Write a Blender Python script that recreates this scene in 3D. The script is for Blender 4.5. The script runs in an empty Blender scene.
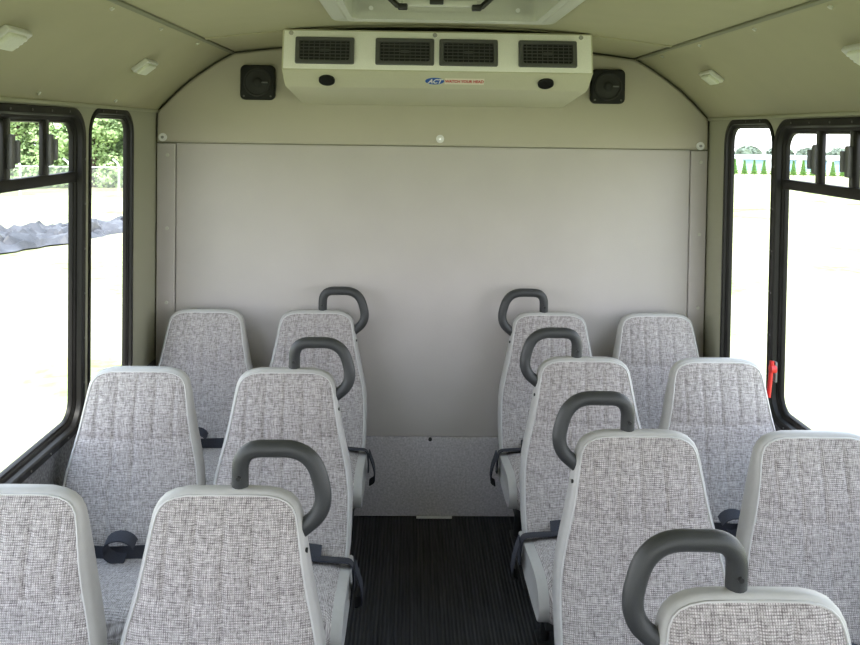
import bpy, bmesh, math, random
from mathutils import Vector, Matrix
random.seed(7)
C = bpy.context.scene.collection
PI = math.pi

# ------------------------------------------------------------------ materials
def new_mat(name):
    m = bpy.data.materials.new(name); m.use_nodes = True
    nt = m.node_tree; b = nt.nodes['Principled BSDF']
    return m, nt, b

def N(nt, typ, **kw):
    n = nt.nodes.new(typ)
    for k, v in kw.items():
        if k.startswith('_'): setattr(n, k[1:], v)
        else: n.inputs[k.replace('__', ' ')].default_value = v
    return n

def plain(name, col, rough=.5, metal=0, noise=0, nscale=300, bump=0, bscale=400, spec=.5):
    m, nt, b = new_mat(name)
    b.inputs['Roughness'].default_value = rough
    b.inputs['Metallic'].default_value = metal
    b.inputs['Specular IOR Level'].default_value = spec
    tc = N(nt, 'ShaderNodeTexCoord')
    nz = N(nt, 'ShaderNodeTexNoise', Scale=nscale, Detail=3)
    nt.links.new(tc.outputs['Object'], nz.inputs['Vector'])
    cr = N(nt, 'ShaderNodeValToRGB')
    k0, k1 = 1 - noise, 1 + noise
    cr.color_ramp.elements[0].position = .3; cr.color_ramp.elements[1].position = .7
    cr.color_ramp.elements[0].color = (*[c * k0 for c in col], 1)
    cr.color_ramp.elements[1].color = (*[min(1, c * k1) for c in col], 1)
    nt.links.new(nz.outputs['Fac'], cr.inputs['Fac'])
    nt.links.new(cr.outputs['Color'], b.inputs['Base Color'])
    if bump:
        n2 = N(nt, 'ShaderNodeTexNoise', Scale=bscale, Detail=2)
        nt.links.new(tc.outputs['Object'], n2.inputs['Vector'])
        bp = N(nt, 'ShaderNodeBump', Strength=bump, Distance=.002)
        nt.links.new(n2.outputs['Fac'], bp.inputs['Height'])
        nt.links.new(bp.outputs['Normal'], b.inputs['Normal'])
    return m

def fabric(name, both=True):
    """grey tweed: irregular light and brown threads both ways, with sewn channels"""
    m, nt, b = new_mat(name)
    L = nt.links.new
    b.inputs['Roughness'].default_value = .95
    b.inputs['Specular IOR Level'].default_value = .15
    tc = N(nt, 'ShaderNodeTexCoord'); sp = N(nt, 'ShaderNodeSeparateXYZ')
    L(tc.outputs['Object'], sp.inputs[0])
    v = N(nt, 'ShaderNodeMath', _operation='SUBTRACT'); L(sp.outputs['Z'], v.inputs[0]); v.inputs[1].default_value = 0
    if both: L(sp.outputs['Y'], v.inputs[1])
    def streak(kx, kv, off):
        cx = N(nt, 'ShaderNodeCombineXYZ'); cx.inputs[2].default_value = off
        a = N(nt, 'ShaderNodeMath', _operation='MULTIPLY'); a.inputs[1].default_value = kx; L(sp.outputs['X'], a.inputs[0])
        c = N(nt, 'ShaderNodeMath', _operation='MULTIPLY'); c.inputs[1].default_value = kv; L(v.outputs[0], c.inputs[0])
        L(a.outputs[0], cx.inputs[0]); L(c.outputs[0], cx.inputs[1])
        n = N(nt, 'ShaderNodeTexNoise', Scale=1.0, Detail=1.5, Roughness=.6); L(cx.outputs[0], n.inputs['Vector'])
        return n.outputs['Fac']
    s1 = streak(430, 60, 1.3); s2 = streak(60, 430, 7.7); s3 = streak(330, 330, 3.1)
    # regular thread grid
    def sine(src, k):
        a = N(nt, 'ShaderNodeMath', _operation='MULTIPLY'); a.inputs[1].default_value = k; L(src, a.inputs[0])
        c = N(nt, 'ShaderNodeMath', _operation='SINE'); L(a.outputs[0], c.inputs[0]); return c.outputs[0]
    g1 = sine(sp.outputs['X'], 2 * PI / 0.0044); g2 = sine(v.outputs[0], 2 * PI / 0.0044)
    gm = N(nt, 'ShaderNodeMath', _operation='MAXIMUM'); L(g1, gm.inputs[0]); L(g2, gm.inputs[1])
    ad = N(nt, 'ShaderNodeMath', _operation='ADD'); L(s1, ad.inputs[0]); L(s2, ad.inputs[1])
    a3 = N(nt, 'ShaderNodeMath', _operation='MULTIPLY_ADD'); L(s3, a3.inputs[0]); a3.inputs[1].default_value = .45; L(ad.outputs[0], a3.inputs[2])
    a4 = N(nt, 'ShaderNodeMath', _operation='MULTIPLY_ADD'); L(gm.outputs[0], a4.inputs[0]); a4.inputs[1].default_value = -.25; L(a3.outputs[0], a4.inputs[2])
    cr = N(nt, 'ShaderNodeValToRGB'); e = cr.color_ramp.elements
    mr = N(nt, 'ShaderNodeMapRange'); mr.inputs['From Min'].default_value = .72; mr.inputs['From Max'].default_value = 1.66
    L(a4.outputs[0], mr.inputs['Value']); L(mr.outputs['Result'], cr.inputs['Fac'])
    e[0].position = 0; e[0].color = (.15, .133, .132, 1)
    e[1].position = 1; e[1].color = (.75, .705, .695, 1)
    x = e.new(.33); x.color = (.35, .32, .315, 1)
    x = e.new(.6); x.color = (.49, .455, .447, 1)
    L(cr.outputs['Color'], b.inputs['Base Color'])
    bp = N(nt, 'ShaderNodeBump', Strength=.45, Distance=.0015)
    L(a4.outputs[0], bp.inputs['Height']); L(bp.outputs['Normal'], b.inputs['Normal'])
    return m

M = {}
M['fabric'] = fabric('tweed_fabric', False)
M['fabric_cushion'] = fabric('tweed_fabric_cushion', True)
M['vinyl'] = plain('grey_vinyl', (.45, .44, .425), .42, noise=.03, nscale=60, bump=.15, bscale=700)
M['piping'] = plain('piping_vinyl', (.56, .55, .54), .4)
M['handle'] = plain('charcoal_plastic', (.040, .042, .044), .42, noise=.12, nscale=900, bump=.25, bscale=900)
M['belt'] = plain('navy_webbing', (.028, .030, .042), .75, noise=.3, nscale=500, bump=.4, bscale=900)
M['black'] = plain('black_metal', (.018, .018, .018), .45)
M['black_plastic'] = plain('black_plastic', (.012, .012, .012), .6, noise=.1, spec=.3)
M['frame'] = plain('window_black', (.010, .009, .008), .5, noise=.08, nscale=40, spec=.3)
M['rail'] = plain('slider_grey', (.10, .10, .095), .4)
M['latch'] = plain('latch_grey', (.16, .16, .165), .45)
M['ceiling'] = plain('ceiling_vinyl', (.40, .375, .25), .75, noise=.02, nscale=8, bump=.12, bscale=350)
M['wall'] = plain('wall_vinyl', (.37, .365, .26), .7, noise=.02, nscale=8, bump=.12, bscale=350)
M['panel'] = plain('rear_panel_vinyl', (.53, .495, .475), .8, noise=.025, nscale=5, bump=.2, bscale=260)
M['panel_top'] = plain('rear_upper_vinyl', (.49, .455, .38), .8, noise=.025, nscale=5, bump=.2, bscale=260)
M['carpet'] = plain('grey_carpet', (.56, .53, .555), 1, noise=.2, nscale=120, bump=.8, bscale=300)
M['ac'] = plain('ac_housing', (.56, .54, .41), .5, noise=.03, nscale=200, bump=.15, bscale=600)
M['lit_fascia'] = plain('lit_silver_fascia', (.93, .92, .88), .38, metal=.0, noise=.05, nscale=500)  # silver plate, near-white so the colour carries the strong light on it
M['chrome'] = plain('screw_metal', (.75, .75, .75), .25, metal=.6)
M['washer'] = plain('white_washer', (.8, .8, .8), .35)
M['beige_screw'] = plain('beige_screw', (.62, .62, .55), .4)
M['hatch'] = plain('hatch_trim', (.55, .55, .50), .4, noise=.03)
M['hatch_lid'] = plain('hatch_lid', (.36, .34, .22), .5)
M['lens'] = plain('lamp_lens', (.72, .74, .62), .3, noise=.05, nscale=200)
M['lamp'] = plain('lamp_rim', (.66, .66, .62), .35)
M['seam'] = plain('seam_bead', (.22, .22, .15), .6)
M['gasket'] = plain('dark_gasket', (.12, .12, .09), .8)
M['red'] = plain('red_lever', (.65, .02, .02), .35)
M['blue'] = plain('logo_blue', (.01, .09, .42), .4)
M['white'] = plain('logo_white', (.8, .8, .8), .4)
M['cream'] = plain('sticker_cream', (.78, .72, .62), .5)
M['red_ink'] = plain('red_ink', (.55, .04, .03), .5)
M['grille'] = plain('vent_dark', (.012, .012, .012), .6)
M['louvre'] = plain('vent_louvre', (.07, .07, .07), .5)
M['speaker_mesh'] = plain('speaker_mesh', (.022, .022, .022), .7, noise=.3, nscale=500)
M['slat'] = plain('vent_slat', (.085, .085, .085), .5)
M['leaf'] = plain('leaf_green', (.36, .49, .22), .7, noise=.45, nscale=1.2)
M['far_leaf'] = plain('far_leaf', (.19, .235, .18), .8, noise=.3, nscale=.6)
M['bark'] = plain('bark', (.08, .06, .045), .9, noise=.4, nscale=12)
M['conifer'] = plain('conifer_green', (.34, .55, .20), .8, noise=.4, nscale=4)
M['galv'] = plain('galvanised', (.7, .72, .72), .4)
M['tarp'] = plain('dark_tarp', (.075, .073, .078), .45, noise=.5, nscale=2)
M['bluewall'] = plain('pale_blue_cladding', (.28, .42, .60), .6)
M['whitewall'] = plain('white_cladding', (.6, .62, .65), .6)

def floor_mat():
    m, nt, b = new_mat('ribbed_rubber'); L = nt.links.new
    tc = N(nt, 'ShaderNodeTexCoord'); sp = N(nt, 'ShaderNodeSeparateXYZ'); L(tc.outputs['Object'], sp.inputs[0])
    a = N(nt, 'ShaderNodeMath', _operation='MULTIPLY'); a.inputs[1].default_value = 2 * PI / .013; L(sp.outputs['X'], a.inputs[0])
    s = N(nt, 'ShaderNodeMath', _operation='SINE'); L(a.outputs[0], s.inputs[0])
    mp = N(nt, 'ShaderNodeMapping'); mp.inputs['Scale'].default_value = (90, 2.5, 1); L(tc.outputs['Object'], mp.inputs['Vector'])
    nz = N(nt, 'ShaderNodeTexNoise', Scale=1, Detail=3); L(mp.outputs[0], nz.inputs['Vector'])
    n3 = N(nt, 'ShaderNodeTexNoise', Scale=3, Detail=4); L(tc.outputs['Object'], n3.inputs['Vector'])
    ad = N(nt, 'ShaderNodeMath', _operation='MULTIPLY_ADD'); L(s.outputs[0], ad.inputs[0]); ad.inputs[1].default_value = .12; L(nz.outputs['Fac'], ad.inputs[2])
    a2 = N(nt, 'ShaderNodeMath', _operation='MULTIPLY_ADD'); L(n3.outputs['Fac'], a2.inputs[0]); a2.inputs[1].default_value = .3; L(ad.outputs[0], a2.inputs[2])
    cr = N(nt, 'ShaderNodeValToRGB'); L(a2.outputs[0], cr.inputs['Fac'])
    cr.color_ramp.elements[0].position = .42; cr.color_ramp.elements[0].color = (.017, .017, .018, 1)
    cr.color_ramp.elements[1].position = .95; cr.color_ramp.elements[1].color = (.060, .058, .060, 1)
    L(cr.outputs[0], b.inputs['Base Color']); b.inputs['Roughness'].default_value = .6
    b.inputs['Specular IOR Level'].default_value = .25
    bp = N(nt, 'ShaderNodeBump', Strength=.6, Distance=.003); L(s.outputs[0], bp.inputs['Height']); L(bp.outputs[0], b.inputs['Normal'])
    return m
M['floor'] = floor_mat()

def sidewall_mat():
    m, nt, b = new_mat('side_wall_vinyl'); L = nt.links.new
    b.inputs['Roughness'].default_value = .75
    tc = N(nt, 'ShaderNodeTexCoord'); sp = N(nt, 'ShaderNodeSeparateXYZ'); L(tc.outputs['Object'], sp.inputs[0])
    nz = N(nt, 'ShaderNodeTexNoise', Scale=110, Detail=3); L(tc.outputs['Object'], nz.inputs['Vector'])
    cr = N(nt, 'ShaderNodeValToRGB'); L(nz.outputs['Fac'], cr.inputs['Fac'])
    cr.color_ramp.elements[0].position = .35; cr.color_ramp.elements[0].color = (.10, .10, .105, 1)
    cr.color_ramp.elements[1].position = .7; cr.color_ramp.elements[1].color = (.24, .235, .24, 1)
    gt = N(nt, 'ShaderNodeMath', _operation='GREATER_THAN'); gt.inputs[1].default_value = .66; L(sp.outputs['Z'], gt.inputs[0])
    mx = N(nt, 'ShaderNodeMixRGB'); L(gt.outputs[0], mx.inputs[0]); L(cr.outputs[0], mx.inputs[1]); mx.inputs[2].default_value = (.36, .355, .265, 1)
    L(mx.outputs[0], b.inputs['Base Color'])
    return m
M['sidewall'] = sidewall_mat()

def ground_mat():
    m, nt, b = new_mat('dry_grass'); L = nt.links.new
    b.inputs['Roughness'].default_value = 1; b.inputs['Specular IOR Level'].default_value = 0
    tc = N(nt, 'ShaderNodeTexCoord')
    nz = N(nt, 'ShaderNodeTexNoise', Scale=.35, Detail=6); L(tc.outputs['Object'], nz.inputs['Vector'])
    n2 = N(nt, 'ShaderNodeTexNoise', Scale=6, Detail=4); L(tc.outputs['Object'], n2.inputs['Vector'])
    a = N(nt, 'ShaderNodeMath', _operation='MULTIPLY_ADD'); L(n2.outputs['Fac'], a.inputs[0]); a.inputs[1].default_value = .5; L(nz.outputs['Fac'], a.inputs[2])
    cr = N(nt, 'ShaderNodeValToRGB'); L(a.outputs[0], cr.inputs['Fac'])
    cr.color_ramp.elements[0].position = .50; cr.color_ramp.elements[0].color = (.23, .31, .09, 1)
    cr.color_ramp.elements[1].position = .75; cr.color_ramp.elements[1].color = (.44, .43, .25, 1)
    L(cr.outputs[0], b.inputs['Base Color'])
    return m
M['ground'] = ground_mat()

def glass_mat():
    m = bpy.data.materials.new('window_glass'); m.use_nodes = True; nt = m.node_tree; nt.nodes.clear(); L = nt.links.new
    o = N(nt, 'ShaderNodeOutputMaterial'); mx = N(nt, 'ShaderNodeMixShader')
    t = N(nt, 'ShaderNodeBsdfTransparent', Color=(.95, .95, .95, 1)); g = N(nt, 'ShaderNodeBsdfGlossy', Roughness=.02)
    mx.inputs[0].default_value = .035; L(t.outputs[0], mx.inputs[1]); L(g.outputs[0], mx.inputs[2]); L(mx.outputs[0], o.inputs[0])
    return m
M['glass'] = glass_mat()

def mesh_wire_mat():
    m = bpy.data.materials.new('chain_link'); m.use_nodes = True; nt = m.node_tree; nt.nodes.clear(); L = nt.links.new
    o = N(nt, 'ShaderNodeOutputMaterial'); mx = N(nt, 'ShaderNodeMixShader')
    t = N(nt, 'ShaderNodeBsdfTransparent'); g = N(nt, 'ShaderNodeBsdfDiffuse', Color=(.22, .23, .24, 1))
    tc = N(nt, 'ShaderNodeTexCoord'); sp = N(nt, 'ShaderNodeSeparateXYZ'); L(tc.outputs['Object'], sp.inputs[0])
    outs = []
    for op in ('ADD', 'SUBTRACT'):
        a = N(nt, 'ShaderNodeMath', _operation=op); L(sp.outputs['X'], a.inputs[0]); L(sp.outputs['Z'], a.inputs[1])
        b = N(nt, 'ShaderNodeMath', _operation='MULTIPLY'); b.inputs[1].default_value = 12; L(a.outputs[0], b.inputs[0])
        c = N(nt, 'ShaderNodeMath', _operation='FRACT'); L(b.outputs[0], c.inputs[0])
        d = N(nt, 'ShaderNodeMath', _operation='LESS_THAN'); d.inputs[1].default_value = .14; L(c.outputs[0], d.inputs[0]); outs.append(d)
    mm = N(nt, 'ShaderNodeMath', _operation='MAXIMUM'); L(outs[0].outputs[0], mm.inputs[0]); L(outs[1].outputs[0], mm.inputs[1])
    L(mm.outputs[0], mx.inputs[0]); L(t.outputs[0], mx.inputs[1]); L(g.outputs[0], mx.inputs[2]); L(mx.outputs[0], o.inputs[0])
    return m
M['wire'] = mesh_wire_mat()

# ------------------------------------------------------------------ object helpers
def link(name, me, mat, parent=None, smooth=40):
    o = bpy.data.objects.new(name, me); C.objects.link(o)
    if mat is not None: me.materials.append(M[mat] if isinstance(mat, str) else mat)
    if smooth:
        for p in me.polygons: p.use_smooth = True
        me.set_sharp_from_angle(angle=math.radians(smooth))
    if parent is not None: o.parent = parent
    return o

def obj(name, bm, mat, parent=None, smooth=40):
    bmesh.ops.recalc_face_normals(bm, faces=bm.faces)
    me = bpy.data.meshes.new(name); bm.to_mesh(me); bm.free()
    return link(name, me, mat, parent, smooth)

def tag(o, label=None, cat=None, group=None, kind=None):
    if label: o['label'] = label
    if cat: o['category'] = cat
    if group: o['group'] = group
    if kind: o['kind'] = kind
    return o

def struct(o, label=None):
    o['kind'] = 'structure'
    if label: o['label'] = label
    return o

def empty(name, loc=(0, 0, 0), rot=(0, 0, 0)):
    o = bpy.data.objects.new(name, None); C.objects.link(o)
    o.location = loc; o.rotation_euler = rot; o.empty_display_size = .1
    return o

def box(bm, c, s, bev=0, seg=2, mat=None):
    t = bmesh.new()
    bmesh.ops.create_cube(t, size=1)
    bmesh.ops.scale(t, vec=s, verts=t.verts)
    if bev: bmesh.ops.bevel(t, geom=t.edges[:], offset=bev, segments=seg, affect='EDGES', profile=.5)
    if mat is not None: bmesh.ops.transform(t, matrix=mat, verts=t.verts)
    bmesh.ops.translate(t, vec=c, verts=t.verts)
    merge(bm, t)

def merge(bm, t):
    mp = {v: bm.verts.new(v.co) for v in t.verts}
    for f in t.faces: bm.faces.new([mp[v] for v in f.verts])
    t.free()

def cyl(bm, c, r, d, axis='Z', seg=20, r2=None, mat=None):
    t = bmesh.new()
    bmesh.ops.create_cone(t, cap_ends=True, segments=seg, radius1=r, radius2=r if r2 is None else r2, depth=d)
    if axis == 'X': bmesh.ops.rotate(t, matrix=Matrix.Rotation(PI / 2, 3, 'Y'), verts=t.verts)
    if axis == 'Y': bmesh.ops.rotate(t, matrix=Matrix.Rotation(PI / 2, 3, 'X'), verts=t.verts)
    if mat is not None: bmesh.ops.transform(t, matrix=mat, verts=t.verts)
    bmesh.ops.translate(t, vec=c, verts=t.verts)
    merge(bm, t)

def loft(bm, loops, closed=True, cap=False):
    """quads between successive loops of equal length"""
    R = [[bm.verts.new(p) for p in l] for l in loops]
    n = len(R[0])
    for a, b in zip(R[:-1], R[1:]):
        for i in range(n if closed else n - 1):
            j = (i + 1) % n
            bm.faces.new((a[i], a[j], b[j], b[i]))
    if cap:
        bm.faces.new(R[0]); bm.faces.new(R[-1])
    return R

def tube(bm, pts, r, seg=14):
    pts = [Vector(p) for p in pts]; loops = []; up = None
    for i, p in enumerate(pts):
        a = pts[max(i - 1, 0)]; b = pts[min(i + 1, len(pts) - 1)]; t = (b - a).normalized()
        if up is None:
            up = Vector((0, 1, 0)) if abs(t.y) < .9 else Vector((1, 0, 0))
        s = t.cross(up).normalized(); u2 = s.cross(t).normalized(); up = u2
        loops.append([p + r * (math.cos(k * 2 * PI / seg) * s + math.sin(k * 2 * PI / seg) * u2) for k in range(seg)])
    loft(bm, loops, cap=True)

def fillet(ctrl, r, n=7):
    """polyline with rounded corners"""
    P = [Vector(p) for p in ctrl]; out = [P[0]]
    rr = r if isinstance(r, (list, tuple)) else [r] * (len(P) - 2)
    for i in range(1, len(P) - 1):
        a = (P[i - 1] - P[i]); b = (P[i + 1] - P[i]); k = rr[i - 1]
        p0 = P[i] + a.normalized() * min(k, a.length * .49); p1 = P[i] + b.normalized() * min(k, b.length * .49)
        for j in range(n + 1):
            t = j / n
            out.append((1 - t) ** 2 * p0 + 2 * t * (1 - t) * P[i] + t * t * p1)
    out.append(P[-1]); return out

def ribbon(bm, pts, wv, th=.0022):
    """webbing: pts centre line, wv width vector(s)"""
    pts = [Vector(p) for p in pts]; loops = []
    for i, p in enumerate(pts):
        w = Vector(wv[i] if isinstance(wv, list) else wv)
        t = (pts[min(i + 1, len(pts) - 1)] - pts[max(i - 1, 0)]).normalized()
        n = t.cross(w).normalized() * th
        loops.append([p - w / 2 - n, p + w / 2 - n, p + w / 2 + n, p - w / 2 + n])
    loft(bm, loops, cap=True)

def rrect(y0, y1, z0, z1, r, n=8):
    out = []
    for cy, cz, a0 in ((y1 - r, z1 - r, 0), (y0 + r, z1 - r, PI / 2), (y0 + r, z0 + r, PI), (y1 - r, z0 + r, 1.5 * PI)):
        for k in range(n + 1):
            a = a0 + k / n * PI / 2
            out.append((cy + r * math.cos(a), cz + r * math.sin(a)))
    return out

def plate_with_holes(name, outer, holes, place, mat, parent=None, thick=.004):
    cu = bpy.data.curves.new('tmp', 'CURVE'); cu.dimensions = '2D'; cu.fill_mode = 'BOTH'; cu.extrude = thick / 2
    for pl in [outer] + holes:
        s = cu.splines.new('POLY'); s.points.add(len(pl) - 1); s.use_cyclic_u = True
        for p, (a, b) in zip(s.points, pl): p.co = (a, b, 0, 1)
    t = bpy.data.objects.new('tmp', cu); C.objects.link(t)
    bpy.context.view_layer.update()
    me = bpy.data.meshes.new_from_object(t.evaluated_get(bpy.context.evaluated_depsgraph_get()))
    bpy.data.objects.remove(t); bpy.data.curves.remove(cu)
    me.name = name
    for v in me.vertices: v.co = place(*v.co)
    me.materials.clear()
    bm = bmesh.new(); bm.from_mesh(me); bmesh.ops.remove_doubles(bm, verts=bm.verts, dist=1e-5); bpy.data.meshes.remove(me)
    return obj(name, bm, mat, parent, 30)

def prism(bm, poly, y0, y1, bev=.0):
    """polygon in XZ, from y0 (front) to y1 (back), front edge rounded by bev"""
    n = len(poly); P = [Vector((a, 0, b)) for a, b in poly]
    area = sum(P[i].x * P[(i + 1) % n].z - P[(i + 1) % n].x * P[i].z for i in range(n))
    sg = 1 if area > 0 else -1
    def inset(k):
        out = []
        for i in range(n):
            a = (P[i] - P[i - 1]).normalized(); b = (P[(i + 1) % n] - P[i]).normalized()
            na = Vector((-a.z, 0, a.x)) * sg; nb = Vector((-b.z, 0, b.x)) * sg
            m = (na + nb); m = m.normalized() / max(.3, m.normalized().dot(na))
            out.append(P[i] + m * k)
        return out
    def at(l, y): return [Vector((p.x, y, p.z)) for p in l]
    loops = []
    if bev:
        for k in range(5):
            a = k / 4 * PI / 2
            loops.append(at(inset(bev * (1 - math.sin(a))), y0 + bev * (1 - math.cos(a))))
    else: loops.append(at(P, y0))
    loops.append(at(P, y1))
    loft(bm, loops, cap=True)

# ------------------------------------------------------------------ dimensions
W = 1.1625         # half inner width
YR = 3.592         # rear wall face
YF = -1.5          # front end of the cabin
ZJ = 1.70          # wall / cove joint
XS, ZS = .846, 1.953   # ceiling seam
WT, WB = 1.690, .652   # window frame top and bottom

# ------------------------------------------------------------------ floor, ceiling
bm = bmesh.new(); box(bm, (0, (YR + YF) / 2 + .02, -.03), (2 * W + .04, YR - YF + .1, .06)); struct(obj('floor', bm, 'floor', None, 0), 'black ribbed rubber floor of the bus aisle')

def cove(t):       # t 0 at wall joint, 1 at ceiling seam ; slightly convex
    p0, p1, p2 = Vector((W, ZJ)), Vector((W - .085, 1.835 - .01)), Vector((XS, ZS))
    p1 = Vector((1.045, 1.845))
    q = (1 - t) ** 2 * p0 + 2 * t * (1 - t) * p1 + t * t * p2
    return q.x, q.y
def crown(x): return ZS + .058 * (1 - (x / XS) ** 2)
HX, HY0, HY1 = .30, 2.08, 2.70    # hatch opening
prof = [(-cove(k / 10)[0], cove(k / 10)[1]) for k in range(10)]
xs = [-XS, -.7, -.55, -.42, -HX, -.15, 0, .15, HX, .42, .55, .7, XS]
prof += [(x, crown(x)) for x in xs]
prof += [(cove(1 - k / 10)[0], cove(1 - k / 10)[1]) for k in range(1, 11)]
bm = bmesh.new(); ys = [YF - .02, 0, 1, HY0, HY1, 3.1, YR + .058]
G = [[bm.verts.new((x, y, z)) for x, z in prof] for y in ys]
for j in range(len(ys) - 1):
    for i in range(len(prof) - 1):
        if ys[j] == HY0 and prof[i][0] >= -HX - 1e-6 and prof[i + 1][0] <= HX + 1e-6 and abs(prof[i][0]) < .5: continue
        bm.faces.new((G[j][i], G[j][i + 1], G[j + 1][i + 1], G[j + 1][i]))
ceiling = struct(obj('ceiling', bm, 'ceiling', None, 50), 'olive beige vinyl ceiling with sloping coves')
# outer roof skin keeps daylight out above the lining
bm = bmesh.new()
rp = [(-W - .06, 1.70), (-W - .03, 1.80), (-.95, 2.02), (-.5, 2.13), (0, 2.15), (.5, 2.13), (.95, 2.02), (W + .03, 1.80), (W + .06, 1.70)]
loft(bm, [[(x, YF - .02, z) for x, z in rp], [(x, YR + .1, z) for x, z in rp]], closed=False)
struct(obj('ceiling_roof_shell', bm, 'whitewall', None, 60))
for s, sd in ((-1, 'left'), (1, 'right')):
    bm = bmesh.new()
    box(bm, (s * XS, (YF + YR) / 2, ZS - .004), (.016, YR - YF - .01, .010), .003, 2, Matrix.Rotation(s * math.radians(20), 4, 'Y'))
    t = struct(obj('trim_%d' % (1 if s < 0 else 2), bm, 'seam', None), 'long seam bead between %s cove and ceiling' % sd)
    bm = bmesh.new()
    box(bm, (s * (W - .006), (YF + YR) / 2, ZJ), (.012, YR - YF - .01, .012), .003)
    struct(obj('trim_%d' % (3 if s < 0 else 4), bm, 'wall', None))
    for k, y in enumerate((2.223, 2.656, 3.106, 1.8, 1.3) if s < 0 else (1.977, 2.417, 2.880, 3.308, 1.5)):
        bm = bmesh.new(); cyl(bm, (s * .872, y, 1.9355), .006, .006, seg=12, mat=Matrix.Rotation(s * .62, 4, 'Y')); obj('screw', bm, 'beige_screw', t)
    for y in ((2.41, 3.033, 1.7) if s < 0 else (2.3, 1.7)):
        bm = bmesh.new(); cyl(bm, (s * 1.138, y, 1.7235), .006, .006, seg=12, mat=Matrix.Rotation(s * 1.0, 4, 'Y')); obj('screw', bm, 'beige_screw', t)
bm = bmesh.new()
pts = [(x, z) for x, z in prof if abs(x) <= XS + 1e-6]
loft(bm, [[(x, 3.075, z + .01), (x, 3.075, z - .004), (x, 3.085, z - .006), (x, 3.095, z - .004), (x, 3.095, z + .01)] for x, z in pts], cap=True)
struct(obj('trim_5', bm, 'ceiling', None), 'cross seam in the ceiling lining')

# ------------------------------------------------------------------ side walls with windows
WIN = {-1: [(2.845, 3.298, 0), (1.755, 2.795, 1), (.69, 1.73, 1), (-.39, .65, 1), (-1.35, -.43, 0)],
       1: [(2.935, 3.405, 0), (1.885, 2.922, 1), (.795, 1.835, 1), (-.285, .755, 1), (-1.25, -.33, 0)]}
RC = .095
wn = 0
for s, sd in ((-1, 'left'), (1, 'right')):
    holes = [rrect(a + .012, b - .012, WB + .012, WT - .012, RC - .012) for a, b, _ in WIN[s]]
    outer = [(YF, 0), (YR + .03, 0), (YR + .03, ZJ + .012), (YF, ZJ + .012)]
    plate_with_holes('wall_' + sd, outer, holes, (lambda s: lambda a, b, c: Vector((s * (W + .015) + c, a, b)))(s), 'sidewall', None, .03)['kind'] = 'structure'
    for a, b, big in WIN[s]:
        wn += 1
        # frame: stepped black ring; x measured outwards from the wall face
        bm = bmesh.new()
        prf = [(0, .0), (0, -.010), (.004, -.013), (.022, -.013), (.026, -.008), (.028, .006), (.036, .008), (.040, .012), (.046, .013), (.049, .020), (.049, .026), (.010, .029), (0, .012), (0, 0)]
        fw = 1 if big else .72; wt = WT if big else WT + .005
        loops = [[(s * (W + (d if big or d > 0 else d * .4)), y, z) for y, z in rrect(a + i * fw, b - i * fw, WB + i * fw, wt - i * fw, RC - i * .8)] for i, d in prf]
        loft(bm, loops)
        wf = struct(obj('window_%d' % wn, bm, 'frame', None, 30), 'black framed %s bus window in the %s wall' % ('sliding' if big else 'narrow fixed', sd))
        bm = bmesh.new()
        gl = [(s * (W + .024), y, z) for y, z in rrect(a + .046 * fw, b - .046 * fw, WB + .046 * fw, wt - .046 * fw, RC - .04)]
        bm.faces.new([bm.verts.new(p) for p in gl])
        obj('glass_pane', bm, 'glass', wf, 0)
        # flange rivets
        if b > 1.7:
            bm = bmesh.new(); z = WB + .15; ri = .013 if big else .009; rx = W - (.0135 if big else .0055)
            while z < WT - .1:
                for yy in (a + ri, b - ri): cyl(bm, (s * rx, yy, z), .0035, .003, 'X', 8)
                z += .145
            y = a + .12
            while y < b - .1:
                for zz in (wt - ri, WB + ri): cyl(bm, (s * rx, y, zz), .0035, .003, 'X', 8)
                y += .13
            obj('rivets', bm, 'rail', wf)['kind'] = 'stuff'
        if big:
            bm = bmesh.new(); box(bm, (s * (W + .014), (a + b) / 2, 1.471), (.022, b - a - .09, .034), .005)
            obj('slider_rail', bm, 'frame', wf)
            step = .245 if s < 0 else .205; y0 = b - .27 if s < 0 else b - .30
            k = 0; y = y0
            while y > a + .12 and k < 4:
                bm = bmesh.new(); box(bm, (s * (W + .014), y, 1.568), (.014, .022, .165), .003)
                br = obj('sash_bar', bm, 'frame', wf)
                bm = bmesh.new(); box(bm, (s * (W + .012), y + .020, 1.568), (.012, .018, .165), .003); obj('sash_edge', bm, 'rail', br)
                bm = bmesh.new(); box(bm, (s * (W + .002), y + .022, 1.562), (.016, .022, .092), .004); box(bm, (s * (W - .008), y + .036, 1.562), (.016, .010, .062), .003)
                obj('sash_latch', bm, 'latch', br)
                y -= step; k += 1
# emergency lever on the right sliding window
wr = bpy.data.objects['window_7']
bm = bmesh.new(); box(bm, (W - .017, 2.855, .835), (.008, .028, .070), .003); plate = obj('lever_plate', bm, 'latch', wr)
bm = bmesh.new()
cyl(bm, (W - .026, 2.850, .845), .015, .018, 'X', 18)
tube(bm, fillet([(W - .030, 2.848, .872), (W - .032, 2.848, .84), (W - .038, 2.852, .748)], .02), .0075, 10)
obj('release_lever', bm, 'red', wr)

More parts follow.
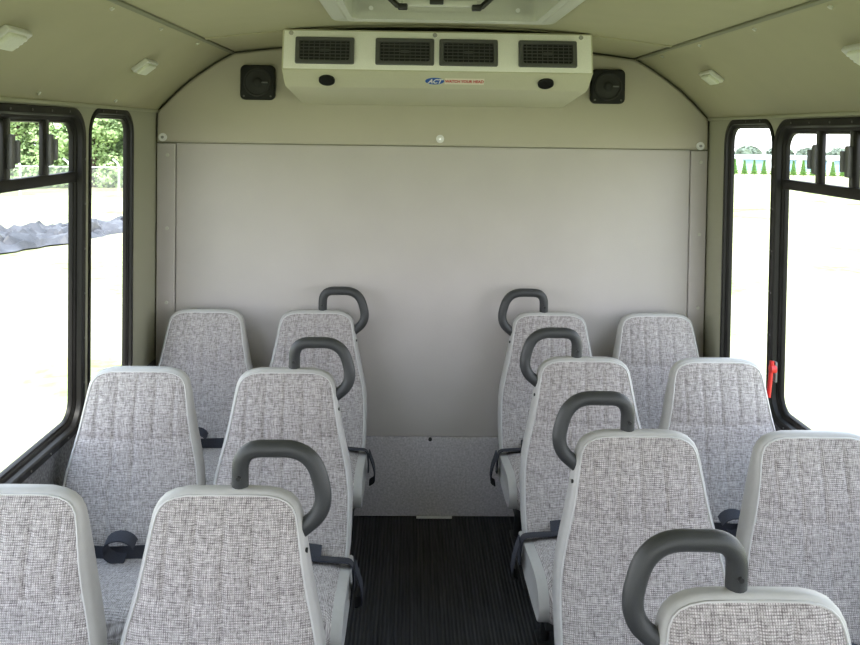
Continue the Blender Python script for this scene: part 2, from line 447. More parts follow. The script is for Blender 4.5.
# ------------------------------------------------------------------ rear wall
arch = [(-c, z) for c, z in [cove(k / 10) for k in range(11)]] + [(x, crown(x)) for x in xs[1:-1]] + [cove(1 - k / 10) for k in range(11)]
bm = bmesh.new(); prism(bm, [(-W, 0)] + arch + [(W, 0)], YR + .012, YR + .06)
rear = struct(obj('wall_rear', bm, 'gasket', None, 30), 'padded rear wall of the bus')
def shrink(x, z, k=.008):
    return (x * (1 - k / 1.1), z - k * (1 if z > 1.72 else 0))
bm = bmesh.new(); prism(bm, [(-W + .008, 1.5715)] + [shrink(*p) for p in arch] + [(W - .008, 1.5715)], YR - .016, YR + .011, .012)
up = obj('upper_panel', bm, 'panel_top', rear, 50)
bm = bmesh.new(); box(bm, (0, YR + .006, 1.5695), (2 * W - .02, .004, .004)); obj('panel_joint', bm, 'seam', rear)
bm = bmesh.new(); prism(bm, [(-1.0765, .340), (-1.0765, 1.568), (1.0835, 1.568), (1.0835, .340)], YR - .002, YR + .011, .004)
mp = obj('main_panel', bm, 'panel', rear)
for x0, x1 in ((-W + .006, -1.0795), (1.0865, W - .006)):
    bm = bmesh.new(); prism(bm, [(x0, .340), (x0, 1.566), (x1, 1.566), (x1, .340)], YR - .006, YR + .011, .005)
    sp = obj('side_strip', bm, 'panel', rear)
    for z in (1.518, 1.212, .9):
        bm = bmesh.new(); cyl(bm, ((x0 + x1) / 2 + .006, YR - .008, z), .007, .006, 'Y', 14); obj('screw', bm, 'beige_screw', sp)
bm = bmesh.new(); prism(bm, [(-W + .004, 0.001), (-W + .004, .338), (W - .004, .338), (W - .004, 0.001)], YR - .008, YR + .011, .004)
cp = obj('carpet_panel', bm, 'carpet', rear)
bm = bmesh.new(); cyl(bm, (0, YR - .010, .331), .008, .006, 'Y', 12); obj('screw', bm, 'black', cp)
bm = bmesh.new(); box(bm, (.021, YR - .020, .003), (.150, .016, .006), .001); obj('floor_strip', bm, 'washer', cp)
for x, z in ((-1.129, 1.592), (.023, 1.601), (1.12, 1.587)):
    bm = bmesh.new(); cyl(bm, (x, YR - .0185, z), .017, .006, 'Y', 22, None); ws = obj('washer', bm, 'washer', up)
    bm = bmesh.new(); cyl(bm, (x, YR - .0235, z), .006, .006, 'Y', 12); obj('screw_head', bm, 'chrome', ws)

# front of the cabin (behind the camera): wall with windscreen
wall_f = plate_with_holes('wall_front', [(-W - .04, 0), (W + .04, 0), (W + .04, 1.70), (.95, 2.02), (.5, 2.13), (-.5, 2.13), (-.95, 2.02), (-W - .04, 1.70)], [rrect(-1.02, 1.02, .75, 1.78, .12)],
                 lambda a, b, c: Vector((a, YF - .02 + c, b)), 'wall', None, .04)
wall_f['kind'] = 'structure'
bm = bmesh.new()
loft(bm, [[(y, YF + d, z) for y, z in rrect(-1.02 + i, 1.02 - i, .75 + i, 1.78 - i, .12 - i * .5)] for i, d in [(0, -.045), (0, .012), (.03, .012), (.035, -.01), (.04, -.045), (0, -.045)]])
ws = struct(obj('window_11', bm, 'frame', None, 30), 'windscreen at the front of the bus')
bm = bmesh.new(); bm.faces.new([bm.verts.new((y, YF - .02, z)) for y, z in rrect(-.98, .98, .79, 1.74, .1)]); obj('glass_pane', bm, 'glass', ws, 0)

# ------------------------------------------------------------------ roof hatch
h = empty('roof_hatch', (0, (HY0 + HY1) / 2, 1.99)); tag(h, 'roof emergency hatch with pale trim set in the ceiling', 'hatch')
def hloop(hx, y0, y1, z):
    m = (HY0 + HY1) / 2
    pts = rrect(-hx, hx, y0 - m, y1 - m, .03, 4)
    return [(a, b, z - 1.99) for a, b in pts]
bm = bmesh.new()
loft(bm, [hloop(HX + .055, HY0 - .055, HY1 + .055, 1.999 + .003), hloop(HX + .055, HY0 - .055, HY1 + .055, 1.984), hloop(HX + .048, HY0 - .048, HY1 + .048, 1.980),
          hloop(HX + .014, HY0 - .014, HY1 + .014, 1.984), hloop(HX + .004, HY0 - .004, HY1 + .004, 1.978), hloop(HX - .012, HY0 + .012, HY1 - .012, 1.981), hloop(HX - .012, HY0 + .012, HY1 - .012, 2.005)])
obj('trim_frame', bm, 'hatch', h, 30)
bm = bmesh.new()
loft(bm, [hloop(HX - .010, HY0 + .010, HY1 - .010, 1.995), hloop(HX - .010, HY0 + .010, HY1 - .010, 2.085)])
obj('well_lining', bm, 'hatch', h, 30)
bm = bmesh.new()
box(bm, (0, 0, .098), (2 * HX + .06, HY1 - HY0 + .06, .012), .003)
box(bm, (0, 0, .082), (2 * HX - .08, HY1 - HY0 - .10, .02), .006)
obj('lid', bm, 'hatch_lid', h)
yy = 2.60 - (HY0 + HY1) / 2
bm = bmesh.new(); box(bm, (-.018, yy, .030), (.225, .014, .020), .004); bar = obj('release_bar', bm, 'lamp', h)
bm = bmesh.new(); box(bm, (-.028, yy - .012, .034), (.042, .016, .018), .003); obj('latch', bm, 'black', bar)
for s in (-1, 1):
    bm = bmesh.new(); x = -.018 + s * .112
    tube(bm, [(x, yy - .002, .020), (x + s * .016, yy - .002, .022), (x + s * .055, yy + .01, .060), (x + s * .075, yy + .02, .085)], .009, 8)
    box(bm, (x, yy - .002, .018), (.030, .026, .018), .004)
    obj('hinge_arm', bm, 'black', h)
    bm = bmesh.new(); cyl(bm, (s * .23, HY1 - .012 - (HY0 + HY1) / 2 - .004, .025), .007, .006, 'Y', 12); obj('screw', bm, 'white', h)

# ------------------------------------------------------------------ air conditioner
ac = empty('air_conditioner', (0, 3.3, 1.9)); tag(ac, 'pale beige ceiling air conditioner with four black vents on the rear wall', 'air conditioner')
AX = .547
Pf = [(3.028, 1.985), (3.0, 1.840), (3.085, 1.786), (YR - .018, 1.738)]   # front profile (y,z)
def acp(y, z, dx=0): return y - 3.3, z - 1.9
bm = bmesh.new()
fill = []
pr = [(YR - .018, 1.966), (3.06, 1.966), (3.036, 1.982), Pf[0], (3.024, 1.980)] + [(3.0015, 1.850), (3.0, 1.840), (3.007, 1.834), (3.078, 1.790), (3.086, 1.786), (3.102, 1.783), Pf[3]]
loops = []
for x, k in ((-AX + .004, .006), (-AX, .0), (AX, .0), (AX - .004, .006)):
    cy = sum(p[0] for p in pr) / len(pr); cz = sum(p[1] for p in pr) / len(pr)
    loops.append([(x if k == 0 else (x), acp(y + (k if y < 3.3 else 0), z - (k if z > 1.9 else -k))[0], acp(y, z - (k if z > 1.9 else -k))[1]) for y, z in pr])
loops[0] = [(-AX - .0, b, c) for a, b, c in loops[0]]; loops[3] = [(AX, b, c) for a, b, c in loops[3]]
loops[1] = [(-AX + .006, b, c) for a, b, c in loops[1]]; loops[2] = [(AX - .006, b, c) for a, b, c in loops[2]]
loops = [[(a - .008, b, c) for a, b, c in l] for l in loops]
loft(bm, loops, cap=True)
obj('housing', bm, 'ac', ac, 25)
bm = bmesh.new(); box(bm, (0, 3.32 - 3.3, 1.974 - 1.9), (2 * AX - .03, .50, .012), .003); obj('gap_shade_sheet', bm, 'grille', ac)  # dark sheet painting the shade in the gap between unit and ceiling
def face_frame(i, t):
    """matrix on front facet i at fraction t, local x right, y up the face, z out"""
    (y0, z0), (y1, z1) = Pf[i], Pf[i + 1]
    p = Vector((0, y0 + (y1 - y0) * t - 3.3, z0 + (z1 - z0) * t - 1.9))
    u = Vector((0, y0 - y1, z0 - z1)).normalized(); x = Vector((1, 0, 0)); n = x.cross(u)
    return p, Matrix((x, u, n)).transposed().to_4x4()
p0, F0 = face_frame(0, .50)
bm = bmesh.new(); box(bm, (-.008, 0, .0015), (2 * AX - .012, .138, .003), .0012); bmesh.ops.transform(bm, matrix=Matrix.Translation(p0) @ F0, verts=bm.verts); obj('lit_fascia_plate', bm, 'lit_fascia', ac)  # upper face brightened by its own paler plate, light put into colour
for x in (-.405, -.125, .099, .378):
    Tm = Matrix.Translation(p0 + Vector((x, 0, 0)) + F0.to_3x3() @ Vector((0, -.004, .004))) @ F0
    bm = bmesh.new()
    def ring(hx, hy, z): return [(a, b, z) for a, b in rrect(-hx, hx, -hy, hy, .006, 3)]
    loft(bm, [ring(.103, .048, -.004), ring(.103, .048, .006), ring(.100, .045, .009), ring(.088, .035, .009), ring(.086, .033, .002), ring(.086, .033, -.004)])
    bmesh.ops.transform(bm, matrix=Tm, verts=bm.verts); vf = obj('vent', bm, 'slat', ac, 30)
    bm = bmesh.new(); box(bm, (0, 0, .0005), (.176, .070, .003)); bmesh.ops.transform(bm, matrix=Tm, verts=bm.verts); obj('vent_opening', bm, 'grille', vf, 0)
    bm = bmesh.new()
    for k in range(-4, 5): box(bm, (k * .0185, 0, .0052), (.0022, .066, .004))
    for k in range(-2, 3): box(bm, (0, k * .0122, .0062), (.170, .0024, .005))
    box(bm, (0, 0, .007), (.030, .010, .004))
    bmesh.ops.transform(bm, matrix=Tm, verts=bm.verts); obj('louvres', bm, 'louvre', vf, 0)
p1, F1 = face_frame(1, .52)
for x in (-.40, .378):
    Tm = Matrix.Translation(p1 + Vector((x, 0, 0))) @ F1
    bm = bmesh.new(); cyl(bm, (0, 0, .003), .0285, .012, 'Z', 28)
    for k in range(-3, 4):
        w = math.sqrt(.024 ** 2 - (k * .0065) ** 2); box(bm, (0, k * .0065, .010), (2 * w, .0022, .004))
    bmesh.ops.transform(bm, matrix=Matrix.Translation(p1 + Vector((x, 0, 0))) @ F1 @ Matrix.Rotation(.6, 4, 'Z'), verts=bm.verts); obj('round_nozzle', bm, 'black_plastic', ac, 30)
pS = Vector((0, 2.985 - 3.3, 1.979 - 1.9))
for x in (-.525, -.020, .497):
    pp, _ = face_frame(0, .10)
    bm = bmesh.new(); cyl(bm, (0, 0, .002), .008, .006, 'Z', 16); bmesh.ops.transform(bm, matrix=Matrix.Translation(pp + Vector((x, 0, 0))) @ F0, verts=bm.verts); obj('screw', bm, 'chrome', ac)
def text(s, size, Tm, mat, parent, name, shear=0, ext=.0004, off=0):
    cu = bpy.data.curves.new('t', 'FONT'); cu.body = s; cu.size = size; cu.align_x = 'CENTER'; cu.align_y = 'CENTER'; cu.shear = shear; cu.extrude = ext; cu.offset = off
    t = bpy.data.objects.new('t', cu); C.objects.link(t); bpy.context.view_layer.update()
    me = bpy.data.meshes.new_from_object(t.evaluated_get(bpy.context.evaluated_depsgraph_get()))
    bpy.data.objects.remove(t); me.transform(Tm); me.materials.clear()
    return link(name, me, mat, parent, 0)
# oval logo
Tm = Matrix.Translation(p1 + Vector((-.018, 0, 0))) @ F1
bm = bmesh.new(); t = bmesh.new(); bmesh.ops.create_cone(t, cap_ends=True, segments=40, radius1=.0335, radius2=.0335, depth=.0015); bmesh.ops.scale(t, vec=(1, .60, 1), verts=t.verts); bmesh.ops.translate(t, vec=(0, 0, .0008), verts=t.verts); merge(bm, t)
bmesh.ops.transform(bm, matrix=Tm, verts=bm.verts); lg = obj('logo_badge', bm, 'blue', ac, 30)
text('ACT', .024, Tm @ Matrix.Translation((0, -.001, .0022)) @ Matrix.Diagonal((1, 1.45, 1, 1)), 'white', lg, 'badge_lettering', .35, .0004, .0006)
Tm = Matrix.Translation(p1 + Vector((.088, 0, 0))) @ F1
bm = bmesh.new(); box(bm, (0, 0, .0006), (.140, .036, .001)); bmesh.ops.transform(bm, matrix=Tm, verts=bm.verts); st = obj('warning_sticker', bm, 'cream', ac, 0)
text('WATCH YOUR HEAD', .0142, Tm @ Matrix.Translation((0, -.0005, .0014)) @ Matrix.Diagonal((1, 1.6, 1, 1)), 'red_ink', st, 'sticker_lettering', 0, .0002, .0005)

# ------------------------------------------------------------------ speakers
def speaker(x, z, side):
    e = empty('wall_speaker', (x, YR - .016, z)); tag(e, 'square black speaker on the rear wall, %s of the air conditioner' % side, 'speaker', 'black speakers on the rear wall')
    bm = bmesh.new(); hs = .072
    R = lambda k, r, y: [(a, y, b) for a, b in rrect(-k, k, -k, k, r, 6)]
    loft(bm, [R(hs, .022, 0), R(hs, .022, -.018), R(hs - .006, .020, -.026), R(hs - .012, .018, -.026)], cap=True)
    obj('housing', bm, 'black_plastic', e, 35)
    bm = bmesh.new(); loops = []
    for r, y in ((.058, -.026), (.057, -.032), (.052, -.032), (.049, -.027), (.030, -.0265), (.020, -.029), (.016, -.034), (.006, -.037)):
        loops.append([(r * math.cos(k * PI / 20), y, r * math.sin(k * PI / 20)) for k in range(40)])
    loft(bm, loops, cap=True); obj('grille', bm, 'speaker_mesh', e, 35)
    bm = bmesh.new(); box(bm, (.030, -.0295, 0), (.026, .004, .006), .001); obj('badge', bm, 'latch', e)
    for sx in (-1, 1):
        bm = bmesh.new(); cyl(bm, (sx * .055, -.027, -.057), .004, .004, 'Y', 10); obj('screw', bm, 'rail', e)
speaker(-.736, 1.824, 'left'); speaker(.720, 1.830, 'right')

# ------------------------------------------------------------------ cove lamps
def lamp(x, y, z, lab):
    s = 1 if x > 0 else -1
    # nearest point on cove and its slope
    best = min((abs(cove(t / 100)[0] - abs(x)), t / 100) for t in range(101))[1]
    a, b = cove(best), cove(min(1, best + .02)); ang = math.atan2(b[1] - a[1], -(b[0] - a[0]))
    e = empty('cove_lamp', (s * a[0], y, a[1]), (0, s * ang, 0)); tag(e, lab, 'lamp', 'small rectangular lamps on the coves')
    bm = bmesh.new(); box(bm, (0, 0, -.009), (.062, .120, .018), .005, 3); obj('lamp_base', bm, 'lamp', e)
    bm = bmesh.new(); box(bm, (0, -.012, -.022), (.050, .086, .014), .006, 3); obj('lens', bm, 'lens', e)
    bm = bmesh.new()
    for k in range(3): cyl(bm, (s * -.012 + k * s * .012, .046, -.019), .0035, .006, 'Z', 8)
    obj('lamp_switch', bm, 'white', e)
lamp(-1.012, 2.934, 1.83, 'small pale lamp on left cove nearer the rear wall')
lamp(-1.02, 1.97, 1.83, 'small pale lamp on left cove at the picture edge, further from rear wall')
lamp(1.002, 3.113, 1.83, 'small pale lamp on right cove nearer the rear wall')
lamp(1.012, 2.075, 1.83, 'small pale lamp on right cove at the picture edge, further from rear wall')

# ------------------------------------------------------------------ seats
HT = .8955
def lean(z):
    t = HT - z
    return -.225 * t + .03 * math.sin(min(1, max(0, t / .55)) * PI)
HW = [(0, .0), (0.000, .045), (.001, .085), (.006, .112), (.015, .133), (.028, .147), (.045, .1555), (.07, .161), (.10, .166), (.14, .173), (.18, .181), (.22, .191),
      (.26, .201), (.30, .210), (.34, .2155), (.38, .218), (.44, .2185), (.50, .2175), (.555, .212), (.575, .205)]
HW = [(a, b * .968) for a, b in HW]
def taper(z):
    k = min(1, max(0, (HT - z) / .16)); return .46 + .54 * k * k * (3 - 2 * k)
def refine(p):
    out = []
    for (a, b), (c, d) in zip(p[:-1], p[1:]):
        out += [(a, b), ((a + c) / 2, (b + d) / 2)]
    return out + [p[-1]]
HWr = refine(HW)
def outline(k):
    """right half outline inset by k : list (w,z) top to bottom"""
    P = [Vector((w, HT - t)) for t, w in HW]
    out = []
    for i, p in enumerate(P):
        a = P[max(i - 1, 0)]; b = P[min(i + 1, len(P) - 1)]; t = (b - a).normalized()
        n = Vector((-t.y, t.x)) * -1
        n = Vector((t.y, -t.x)) 
        q = p + n * k
        out.append(Vector((max(0.0, q.x), q.y)))
    out[0].x = 0
    return out
def full(k, y, wob=0):
    r = outline(k)
    L = [(p.x, y * taper(p.y) + lean(p.y), p.y) for p in r] + [(-p.x, y * taper(p.y) + lean(p.y), p.y) for p in reversed(r[1:])]
    return L
def make_seat(side):
    """side +1: aisle on +x. returns root with parts (no handle, no belt)"""
    e = empty('bus_seat')
    T = .042
    # shell
    bm = bmesh.new()
    ks = [(.022, -T + .004), (.014, -T + .002), (.009, -T + .004), (.004, -T + .009), (.001, -T + .016), (.0, -T + .026), (0, T - .024), (.004, T - .012), (.012, T - .003), (.024, T)]
    loft(bm, [full(k, y) for k, y in ks], cap=True)
    obj('seat_back', bm, 'vinyl', e, 60)
    # fabric insert
    bm = bmesh.new(); r = outline(.010); rows = []
    r = [r[0]] + [p for p in r[1:]]
    fine = []
    for a, b in zip(r[:-1], r[1:]):
        n = max(1, int(abs(a.y - b.y) / .008))
        for j in range(n): fine.append(a.lerp(b, j / n))
    fine.append(r[-1]); fine[0] = r[0].lerp(r[1], .5)
    MC = 64
    for p in fine:
        row = []
        for j in range(MC + 1):
            u = -1 + 2 * j / MC; x = u * p.x
            d = max(0, min(p.x - abs(x), (r[0].y - p.y) + .0005, .05))    # distance from edge
            bul = .007 * math.sqrt(min(1, d / .03)) + .012 * (1 - u * u) * min(1, (HT - p.y) / .15)
            t = HT - p.y
            gr = 0
            if t < .20:
                for gx in (-.115, -.058, 0, .058, .115): gr += .0048 * math.exp(-((x - gx) / .005) ** 2) * min(1, t / .06)
            else:
                for gx in (-.058, .004): gr += .0040 * math.exp(-((x - gx) / .005) ** 2)
            gr += .0045 * math.exp(-((t - .20) / .006) ** 2)
            row.append(bm.verts.new((x, (-T + .0035) * taper(p.y) - bul + gr + lean(p.y), p.y)))
        rows.append(row)
    for a, b in zip(rows[:-1], rows[1:]):
        for j in range(MC): bm.faces.new((a[j], b[j], b[j + 1], a[j + 1]))
    obj('back_fabric', bm, 'fabric', e, 75)
    bm = bmesh.new(); loop = full(.010, -T + .0015)
    loop = loop + loop[:2]
    tube(bm, loop, .0024, 6); obj('piping', bm, 'piping', e, 60)
    # cushion: side profile (y,z)
    def cprof(k):
        base = [(-.085, .298), (-.085, .335), (-.10, .358), (-.14, .372), (-.24, .382), (-.35, .396), (-.43, .403), (-.475, .401), (-.508, .388), (-.526, .365), (-.530, .342), (-.520, .316), (-.50, .302), (-.42, .296), (-.25, .290)]
        cy, cz = -.31, .345; out = []
        n = len(base)
        for i, (y, z) in enumerate(base):
            a = Vector(base[i - 1]); b = Vector(base[(i + 1) % n]); t = (b - a).normalized(); nn = Vector((t.y, -t.x))
            if nn.dot(Vector((cy, cz)) - Vector((y, z))) < 0: nn = -nn
            q = Vector((y, z)) + nn * k
            out.append((q.x, q.y))
        return out
    bm = bmesh.new()
    st = [(-.214, .016), (-.2175, .006), (-.218, .0), (-.212, -.003), (-.19, -.003), (.19, -.003), (.212, -.003), (.218, 0), (.2175, .006), (.214, .016)]
    loft(bm, [[(x, y, z) for y, z in cprof(k)] for x, k in st], cap=True)
    obj('cushion', bm, 'vinyl', e, 50)
    bm = bmesh.new(); rows = []
    cp = cprof(-.010)[2:13]
    for j in range(17):
        x = -.199 + .398 * j / 16; u = x / .199
        c2 = cprof(.001 - .012 * math.sqrt(max(0, 1 - u ** 6)) - .006 * (1 - u * u))[2:13]
        rows.append([bm.verts.new((x, y, z)) for y, z in c2])
    for a, b in zip(rows[:-1], rows[1:]):
        for j in range(len(a) - 1): bm.faces.new((a[j], b[j], b[j + 1], a[j + 1]))
    obj('cushion_fabric', bm, 'fabric_cushion', e, 75)
    bm = bmesh.new(); box(bm, (0, -.29, .274), (.38, .38, .03), .004); box(bm, (0, -.055, .30), (.36, .03, .14), .004)
    obj('seat_frame', bm, 'black', e)
    for x in (-.13, .13):
        bm = bmesh.new(); tube(bm, [(x, -.16, .262), (x, -.10, .012)], .016, 10); tube(bm, [(x, -.43, .262), (x, -.44, .012)], .016, 10)
        box(bm, (x, -.27, .008), (.05, .44, .012), .003); obj('leg', bm, 'black', e)
    return e
def belt_aisle(e, s):
    bm = bmesh.new()
    w = Vector((0, -.046, .009))
    pts = fillet([(s * -.11, -.125, .388), (s * -.03, -.195, .403), (s * .12, -.205, .403), (s * .222, -.205, .396), (s * .226, -.195, .345), (s * .225, -.17, .295)], .02, 4)
    ribbon(bm, pts, w)
    pts = fillet([(s * -.02, -.165, .405), (s * .06, -.170, .412), (s * .13, -.180, .408)], .03, 3)
    ribbon(bm, pts, Vector((0, .03, .030)))
    b = obj('seat_belt', bm, 'belt', e, 40)
    bm = bmesh.new()
    pts = fillet([(s * .229, -.205, .385), (s * .250, -.23, .34), (s * .252, -.20, .28), (s * .230, -.16, .25)], .02, 4)
    ribbon(bm, pts, Vector((0, .036, .012))); obj('loose_strap', bm, 'belt', b, 40)
def belt_window(e, s):
    bm = bmesh.new()
    pts = fillet([(s * -.13, -.175, .40), (s * -.02, -.19, .402), (s * .11, -.18, .405)], .03, 4)
    ribbon(bm, pts, Vector((0, .014, .046)))
    b = obj('seat_belt', bm, 'belt', e, 40)
    bm = bmesh.new(); pts = []
    for k in range(15):
        a = -PI * .6 + k / 14 * PI * 1.5
        pts.append((s * (.01 - .045 * math.cos(a)), -.205 - .008 * k / 14, .435 + .034 * math.sin(a)))
    ribbon(bm, pts, Vector((0, .040, .012))); obj('belt_loop', bm, 'belt', b, 40)
    bm = bmesh.new(); box(bm, (s * -.10, -.200, .402), (.055, .022, .034), .005, 2, Matrix.Rotation(s * .12, 4, 'Y')); obj('buckle', bm, 'black_plastic', b)
def handle(e, s):
    """grab handle over the aisle shoulder"""
    y = 0
    P = [(s * .022, .006, HT - .016), (s * .022, .003, HT + .078), (s * .170, .000, HT + .080), (s * .204, -.008, HT - .040), (s * .138, -.008, HT - .095)]
    bm = bmesh.new(); tube(bm, fillet(P, [.045, .060, .050], 9), .0176, 16)
    g = obj('grab_handle', bm, 'handle', e, 60)
    bm = bmesh.new(); cyl(bm, (s * .022, -.0140, HT + .022), .0048, .006, 'Y', 12); obj('screw', bm, 'black', g)
    bm = bmesh.new(); cyl(bm, (s * .1635, -.028, HT - .118), .005, .006, 'X', 12); obj('screw', bm, 'black', g)

protos = {}
for s in (-1, 1):
    a = make_seat(s); belt_aisle(a, s); handle(a, s); protos[('a', s)] = a
    b = a.copy(); C.objects.link(b)
    for ch in list(a.children):
        if ch.name.split('.')[0] in ('seat_belt', 'grab_handle'): continue
        c = ch.copy(); C.objects.link(c); c.parent = b
    belt_window(b, s); protos[('w', s)] = b
used = set()
def place(kind, s, x, y, label):
    key = (kind, s); src = protos[key]
    if key not in used: used.add(key); r = src
    else:
        r = src.copy(); C.objects.link(r)
        for ch in list(src.children):
            c = ch.copy(); C.objects.link(c); c.parent = r
            for g in ch.children:
                d = g.copy(); C.objects.link(d); d.parent = c
    r.location = (x, y, 0); tag(r, label, 'seat', 'grey tweed bus seats')
A, B = .4727, .9207
place('a', 1, -A, 3.491, 'grey tweed aisle seat with grab handle, left side, against the rear wall')
place('w', 1, -B, 3.491, 'grey tweed window seat without handle, left side, against the rear wall')
place('a', 1, -A, 2.634, 'grey tweed aisle seat with grab handle, middle row left of aisle')
place('w', 1, -B, 2.634, 'grey tweed window seat in the middle left row, beside the large left window')
place('a', 1, -A + .008, 1.752, 'nearest grey tweed aisle seat with grab handle left of the aisle')
place('w', 1, -B + .012, 1.752, 'nearest left window seat, cut by the lower left picture corner')
place('a', -1, A + .007, 3.491, 'grey tweed aisle seat with grab handle, right side, against the rear wall')
place('w', -1, B, 3.491, 'grey tweed window seat without handle, right side, against the rear wall')
place('a', -1, A + .007, 2.792, 'grey tweed aisle seat with grab handle, second from rear wall on right')
place('w', -1, B, 2.792, 'grey tweed window seat second from rear wall, near the red window lever')
place('a', -1, A, 2.102, 'grey tweed aisle seat with grab handle, third from rear wall on right')
place('w', -1, B, 2.102, 'nearest right window seat, cut by the right picture edge')
place('a', -1, A - .010, 1.362, 'nearest seat of all, only its top and big grab handle showing at bottom right')

# ------------------------------------------------------------------ outside
def gz(r): return -.9 - .022 * max(0, r - 20)
bm = bmesh.new(); rings = []
for r in (2, 6, 12, 20, 30, 45, 70, 110, 180, 300, 600):
    rings.append([(r * math.cos(k * PI / 32), r * math.sin(k * PI / 32), gz(r) + (.05 * math.sin(k * 1.7 + r) if r > 10 else 0)) for k in range(64)])
loft(bm, rings, cap=False); bm.verts.ensure_lookup_table(); bm.faces.new(bm.verts[:64])
struct(obj('ground', bm, 'ground', None, 60), 'sunlit dry grass field around the bus')

def leaf_tree(x, y, h, rad, label, seed):
    random.seed(seed); z0 = gz(math.hypot(x, y))
    e = empty('leafy_tree', (x, y, z0)); tag(e, label, 'tree', 'leafy trees beyond the fence')
    bm = bmesh.new(); tube(bm, [(0, 0, -.1), (.1, .05, h * .3), (-.05, 0, h * .6), (0, .1, h * .85)], .16, 8)
    for k in range(5):
        a = k * 1.3; tube(bm, [(0, 0, h * (.3 + .08 * k)), (math.cos(a) * rad * .6, math.sin(a) * rad * .6, h * (.42 + .1 * k))], .06, 6)
    obj('trunk', bm, 'bark', e)
    blobs = []
    for k in range(48):
        t = random.random(); a = random.random() * 2 * PI; rr = rad * (.85 * math.sqrt(random.random()))
        blobs.append(Vector((rr * math.cos(a), rr * math.sin(a), h * (.06 + .86 * t))))
    V = []; Fc = []
    for c in blobs:
        br = rad * random.uniform(.28, .45)
        for k in range(330):
            d = Vector((random.gauss(0, 1), random.gauss(0, 1), random.gauss(0, 1))).normalized()
            p = c + d * br * random.uniform(.75, 1.05); q = random.uniform(.07, .13)
            p.x = max(-1.78, min(1.78, p.x)) + random.uniform(-.03, .03); p.y = max(-2.0, min(2.0, p.y))
            u = Vector((random.gauss(0, 1), random.gauss(0, 1), random.gauss(0, .6))).normalized(); w = u.cross(d + Vector((.1, 0, .3))).normalized()
            i = len(V); V += [p - u * q, p + w * q * .7, p + u * q, p - w * q * .7]; Fc.append((i, i + 1, i + 2, i + 3))
    me = bpy.data.meshes.new('foliage'); me.from_pydata(V, [], Fc); link('foliage', me, 'leaf', e, 0)
spots = [(-28, 44, 8, 2.1), (-24.1, 44, 8.6, 2.1), (-20.2, 44, 8.0, 2.1), (-16.3, 44, 8.8, 2.1), (-12.4, 44, 8.2, 2.1),
         (-26.5, 48.6, 10, 2.1), (-22.6, 48.6, 9.4, 2.1), (-18.7, 48.6, 10.2, 2.1), (-14.8, 48.6, 9.6, 2.1), (-10.9, 48.6, 9, 2.1)]
tl = ['front leafy tree beyond the fence, furthest left of its row', 'front leafy tree beyond the fence, second from the left', 'front leafy tree behind the left slider panes, middle of its row',
      'front leafy tree beyond the fence, second from the right', 'front leafy tree beyond the fence, furthest right of its row',
      'taller back tree behind the front row, furthest left', 'taller back tree behind the front row, second from the left', 'taller back tree behind the front row, in its middle',
      'taller back tree behind the front row, second from the right', 'taller back tree behind the front row, furthest right']
for i, (x, y, h, r) in enumerate(spots): leaf_tree(x, y, h, r, tl[i], 30 + i)

# chain link fence with angled tops
fy = 37; zf = gz(40)
f = empty('chain_link_fence', (-16, fy, zf)); tag(f, 'galvanised chain link fence with bent post tops before the trees', 'fence')
bm = bmesh.new(); box(bm, (0, 0, .62), (19, .004, 1.2)); obj('wire_mesh', bm, 'wire', f, 0)
bm = bmesh.new(); tube(bm, [(-9.5, 0, 1.22), (9.5, 0, 1.22)], .02, 6); obj('top_rail', bm, 'galv', f)
for k in range(10):
    x = -9.2 + 2.1 * k
    bm = bmesh.new(); tube(bm, [(x, 0, -.05), (x, 0, 1.25), (x - .06, -.05, 1.42), (x - .22, -.15, 1.58)], .045, 8); obj('post', bm, 'galv', f)

# tarpaulin heap on the field
random.seed(3)
bm = bmesh.new(); nx, ny = 130, 22; Gd = []
from mathutils import noise
for i in range(nx):
    t = i / (nx - 1); cx = -10.2 + 4.6 * t; cy = 14 + 12.5 * t; row = []
    for j in range(ny):
        v = j / (ny - 1); p = Vector((t * 14, v * 3, 0))
        hgt = .52 * math.sin(v * PI) ** .7 * (1 - .75 * t) * (.6 + .8 * abs(noise.noise(p * 1.2)))
        hgt += .16 * noise.noise(p * 2.6) + .10 * noise.noise(p * 6.5)
        x = cx + (v - .5) * 2.0 * (1 - .5 * t) + .25 * noise.noise(p * 1.7); y = cy - (v - .5) * .9
        row.append(bm.verts.new((x, y, gz(math.hypot(x, y)) + max(.02, hgt) if 0 < j < ny - 1 else gz(math.hypot(x, y)) + .01)))
    Gd.append(row)
for i in range(nx - 1):
    for j in range(ny - 1): bm.faces.new((Gd[i][j], Gd[i + 1][j], Gd[i + 1][j + 1], Gd[i][j + 1]))
tag(obj('tarpaulin', bm, 'tarp', None, 25), 'crumpled dark grey tarpaulin lying on the grass outside left', 'tarpaulin')

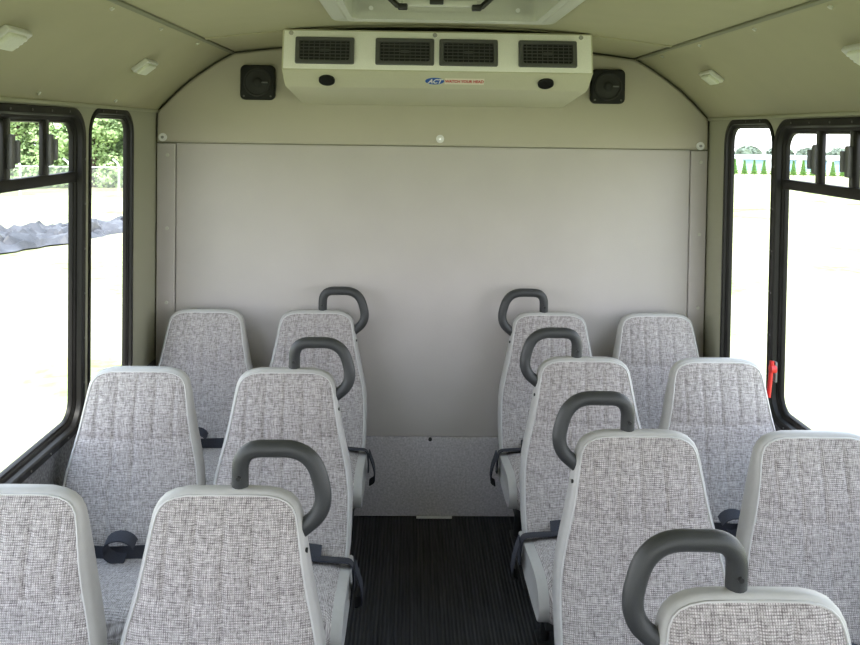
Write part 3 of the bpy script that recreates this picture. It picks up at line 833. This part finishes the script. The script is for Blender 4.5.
# right hand view : row of small conifers, pale blue building, distant trees
random.seed(11)
def conifer(x, y, label, src=None):
    z0 = gz(math.hypot(x, y)); h = 1.85
    if src is None:
        e = empty('conifer', (x, y, z0))
        V = []; Fc = []
        for k in range(2200):
            t = random.random() ** 1.5; r = .45 * (1 - t) * (.75 + .25 * math.sin(t * 40)) + .03; a = random.random() * 2 * PI
            p = Vector((r * math.cos(a), r * math.sin(a), .08 + t * (h - .08))); d = Vector((math.cos(a), math.sin(a), .35)).normalized() * .10
            w = Vector((-math.sin(a), math.cos(a), 0)) * .09
            i = len(V); V += [p - w, p + d, p + w]; Fc.append((i, i + 1, i + 2))
        me = bpy.data.meshes.new('foliage'); me.from_pydata(V, [], Fc); link('foliage', me, 'conifer', e, 0)
        bm = bmesh.new(); cyl(bm, (0, 0, .6), .05, 1.3, 'Z', 8, .01); obj('trunk', bm, 'bark', e)
    else:
        e = src.copy(); C.objects.link(e)
        for ch in list(src.children):
            c = ch.copy(); C.objects.link(c); c.parent = e
        e.location = (x, y, z0)
    s = random.uniform(.85, .96); e.scale = (s, s, s)
    tag(e, label, 'conifer', 'row of young conifers beyond the right field')
    return e
src = None
for k in range(20):
    c = conifer(33 + 1.06 * k, 95 - .1 * k, 'small young conifer in the even row seen through the right windows', src)
    src = src or c
bl = empty('long_building', (55, 128, gz(138))); tag(bl, 'long low blue and white building behind the conifer row', 'building')
bm = bmesh.new(); box(bm, (0, 0, .75), (70, 8, 1.9), .05); obj('wall', bm, 'bluewall', bl)
bm = bmesh.new()
box(bm, (0, 0, 1.95), (71, 9, .5), .05); obj('roof', bm, 'whitewall', bl)
for k in range(16):
    bm = bmesh.new(); box(bm, (-34 + 4.5 * k, -4.1, .75), (1.1, .2, 1.9), .02); obj('white_panel', bm, 'whitewall', bl)
def far_tree(x, y, seed, label):
    random.seed(seed); z0 = gz(math.hypot(x, y)); e = empty('distant_tree', (x, y, z0)); tag(e, label, 'tree', 'distant trees behind the blue building')
    V = []; Fc = []
    for k in range(900):
        d = Vector((random.gauss(0, 1), random.gauss(0, 1), random.gauss(0, 1))).normalized(); p = Vector((d.x * 2.4, d.y * 2.4, 1.9 + d.z * 1.9)); q = random.uniform(.4, .75)
        u = Vector((random.gauss(0, 1), random.gauss(0, 1), random.gauss(0, 1))).normalized(); w = u.cross(d).normalized()
        i = len(V); V += [p - u * q, p + w * q, p + u * q, p - w * q]; Fc.append((i, i + 1, i + 2, i + 3))
    me = bpy.data.meshes.new('foliage'); me.from_pydata(V, [], Fc); link('foliage', me, 'far_leaf', e, 0)
    bm = bmesh.new(); cyl(bm, (0, 0, .9), .25, 2.0, 'Z', 8); obj('trunk', bm, 'bark', e)
for k in range(19): far_tree(62 + k * 3.3, 172 + 9 * (k % 2), 60 + k, 'distant rounded tree in the line behind the blue building')

# ------------------------------------------------------------------ light
w = bpy.data.worlds.new('sky'); bpy.context.scene.world = w; w.use_nodes = True; nt = w.node_tree; bg = nt.nodes['Background']
tc = N(nt, 'ShaderNodeTexCoord'); sp = N(nt, 'ShaderNodeSeparateXYZ'); nt.links.new(tc.outputs['Generated'], sp.inputs[0])
cr = N(nt, 'ShaderNodeValToRGB'); nt.links.new(sp.outputs['Z'], cr.inputs['Fac'])
cr.color_ramp.elements[0].color = (.97, .975, 1, 1); cr.color_ramp.elements[1].position = .7; cr.color_ramp.elements[1].color = (.62, .78, 1, 1)
nt.links.new(cr.outputs[0], bg.inputs['Color']); bg.inputs['Strength'].default_value = 5.0
sl = bpy.data.lights.new('sun', 'SUN'); sl.energy = 7; sl.angle = .02; sl.color = (1, .96, .88)
so = bpy.data.objects.new('sun', sl); C.objects.link(so); so.rotation_euler = (math.radians(36), 0, math.radians(-6)); so.location = (0, -5, 12)

# ------------------------------------------------------------------ camera
cam = bpy.data.cameras.new('camera'); co = bpy.data.objects.new('camera', cam); C.objects.link(co)
co.location = (-.1012, 0, 1.6329)
co.matrix_world = Matrix.Translation(co.location) @ Matrix.Rotation(-.0231, 4, 'Z') @ Matrix.Rotation(PI / 2 - .0241, 4, 'X') @ Matrix.Rotation(.0145, 4, 'Z')
cam.sensor_width = 36; cam.lens = 855.03 * 36 / 860; cam.shift_y = -(322.5 - 151.77) / 860; cam.clip_start = .02; cam.clip_end = 2000
bpy.context.scene.camera = co
vs = bpy.context.scene.view_settings; vs.view_transform = 'Standard'; vs.exposure = 0; vs.gamma = 1
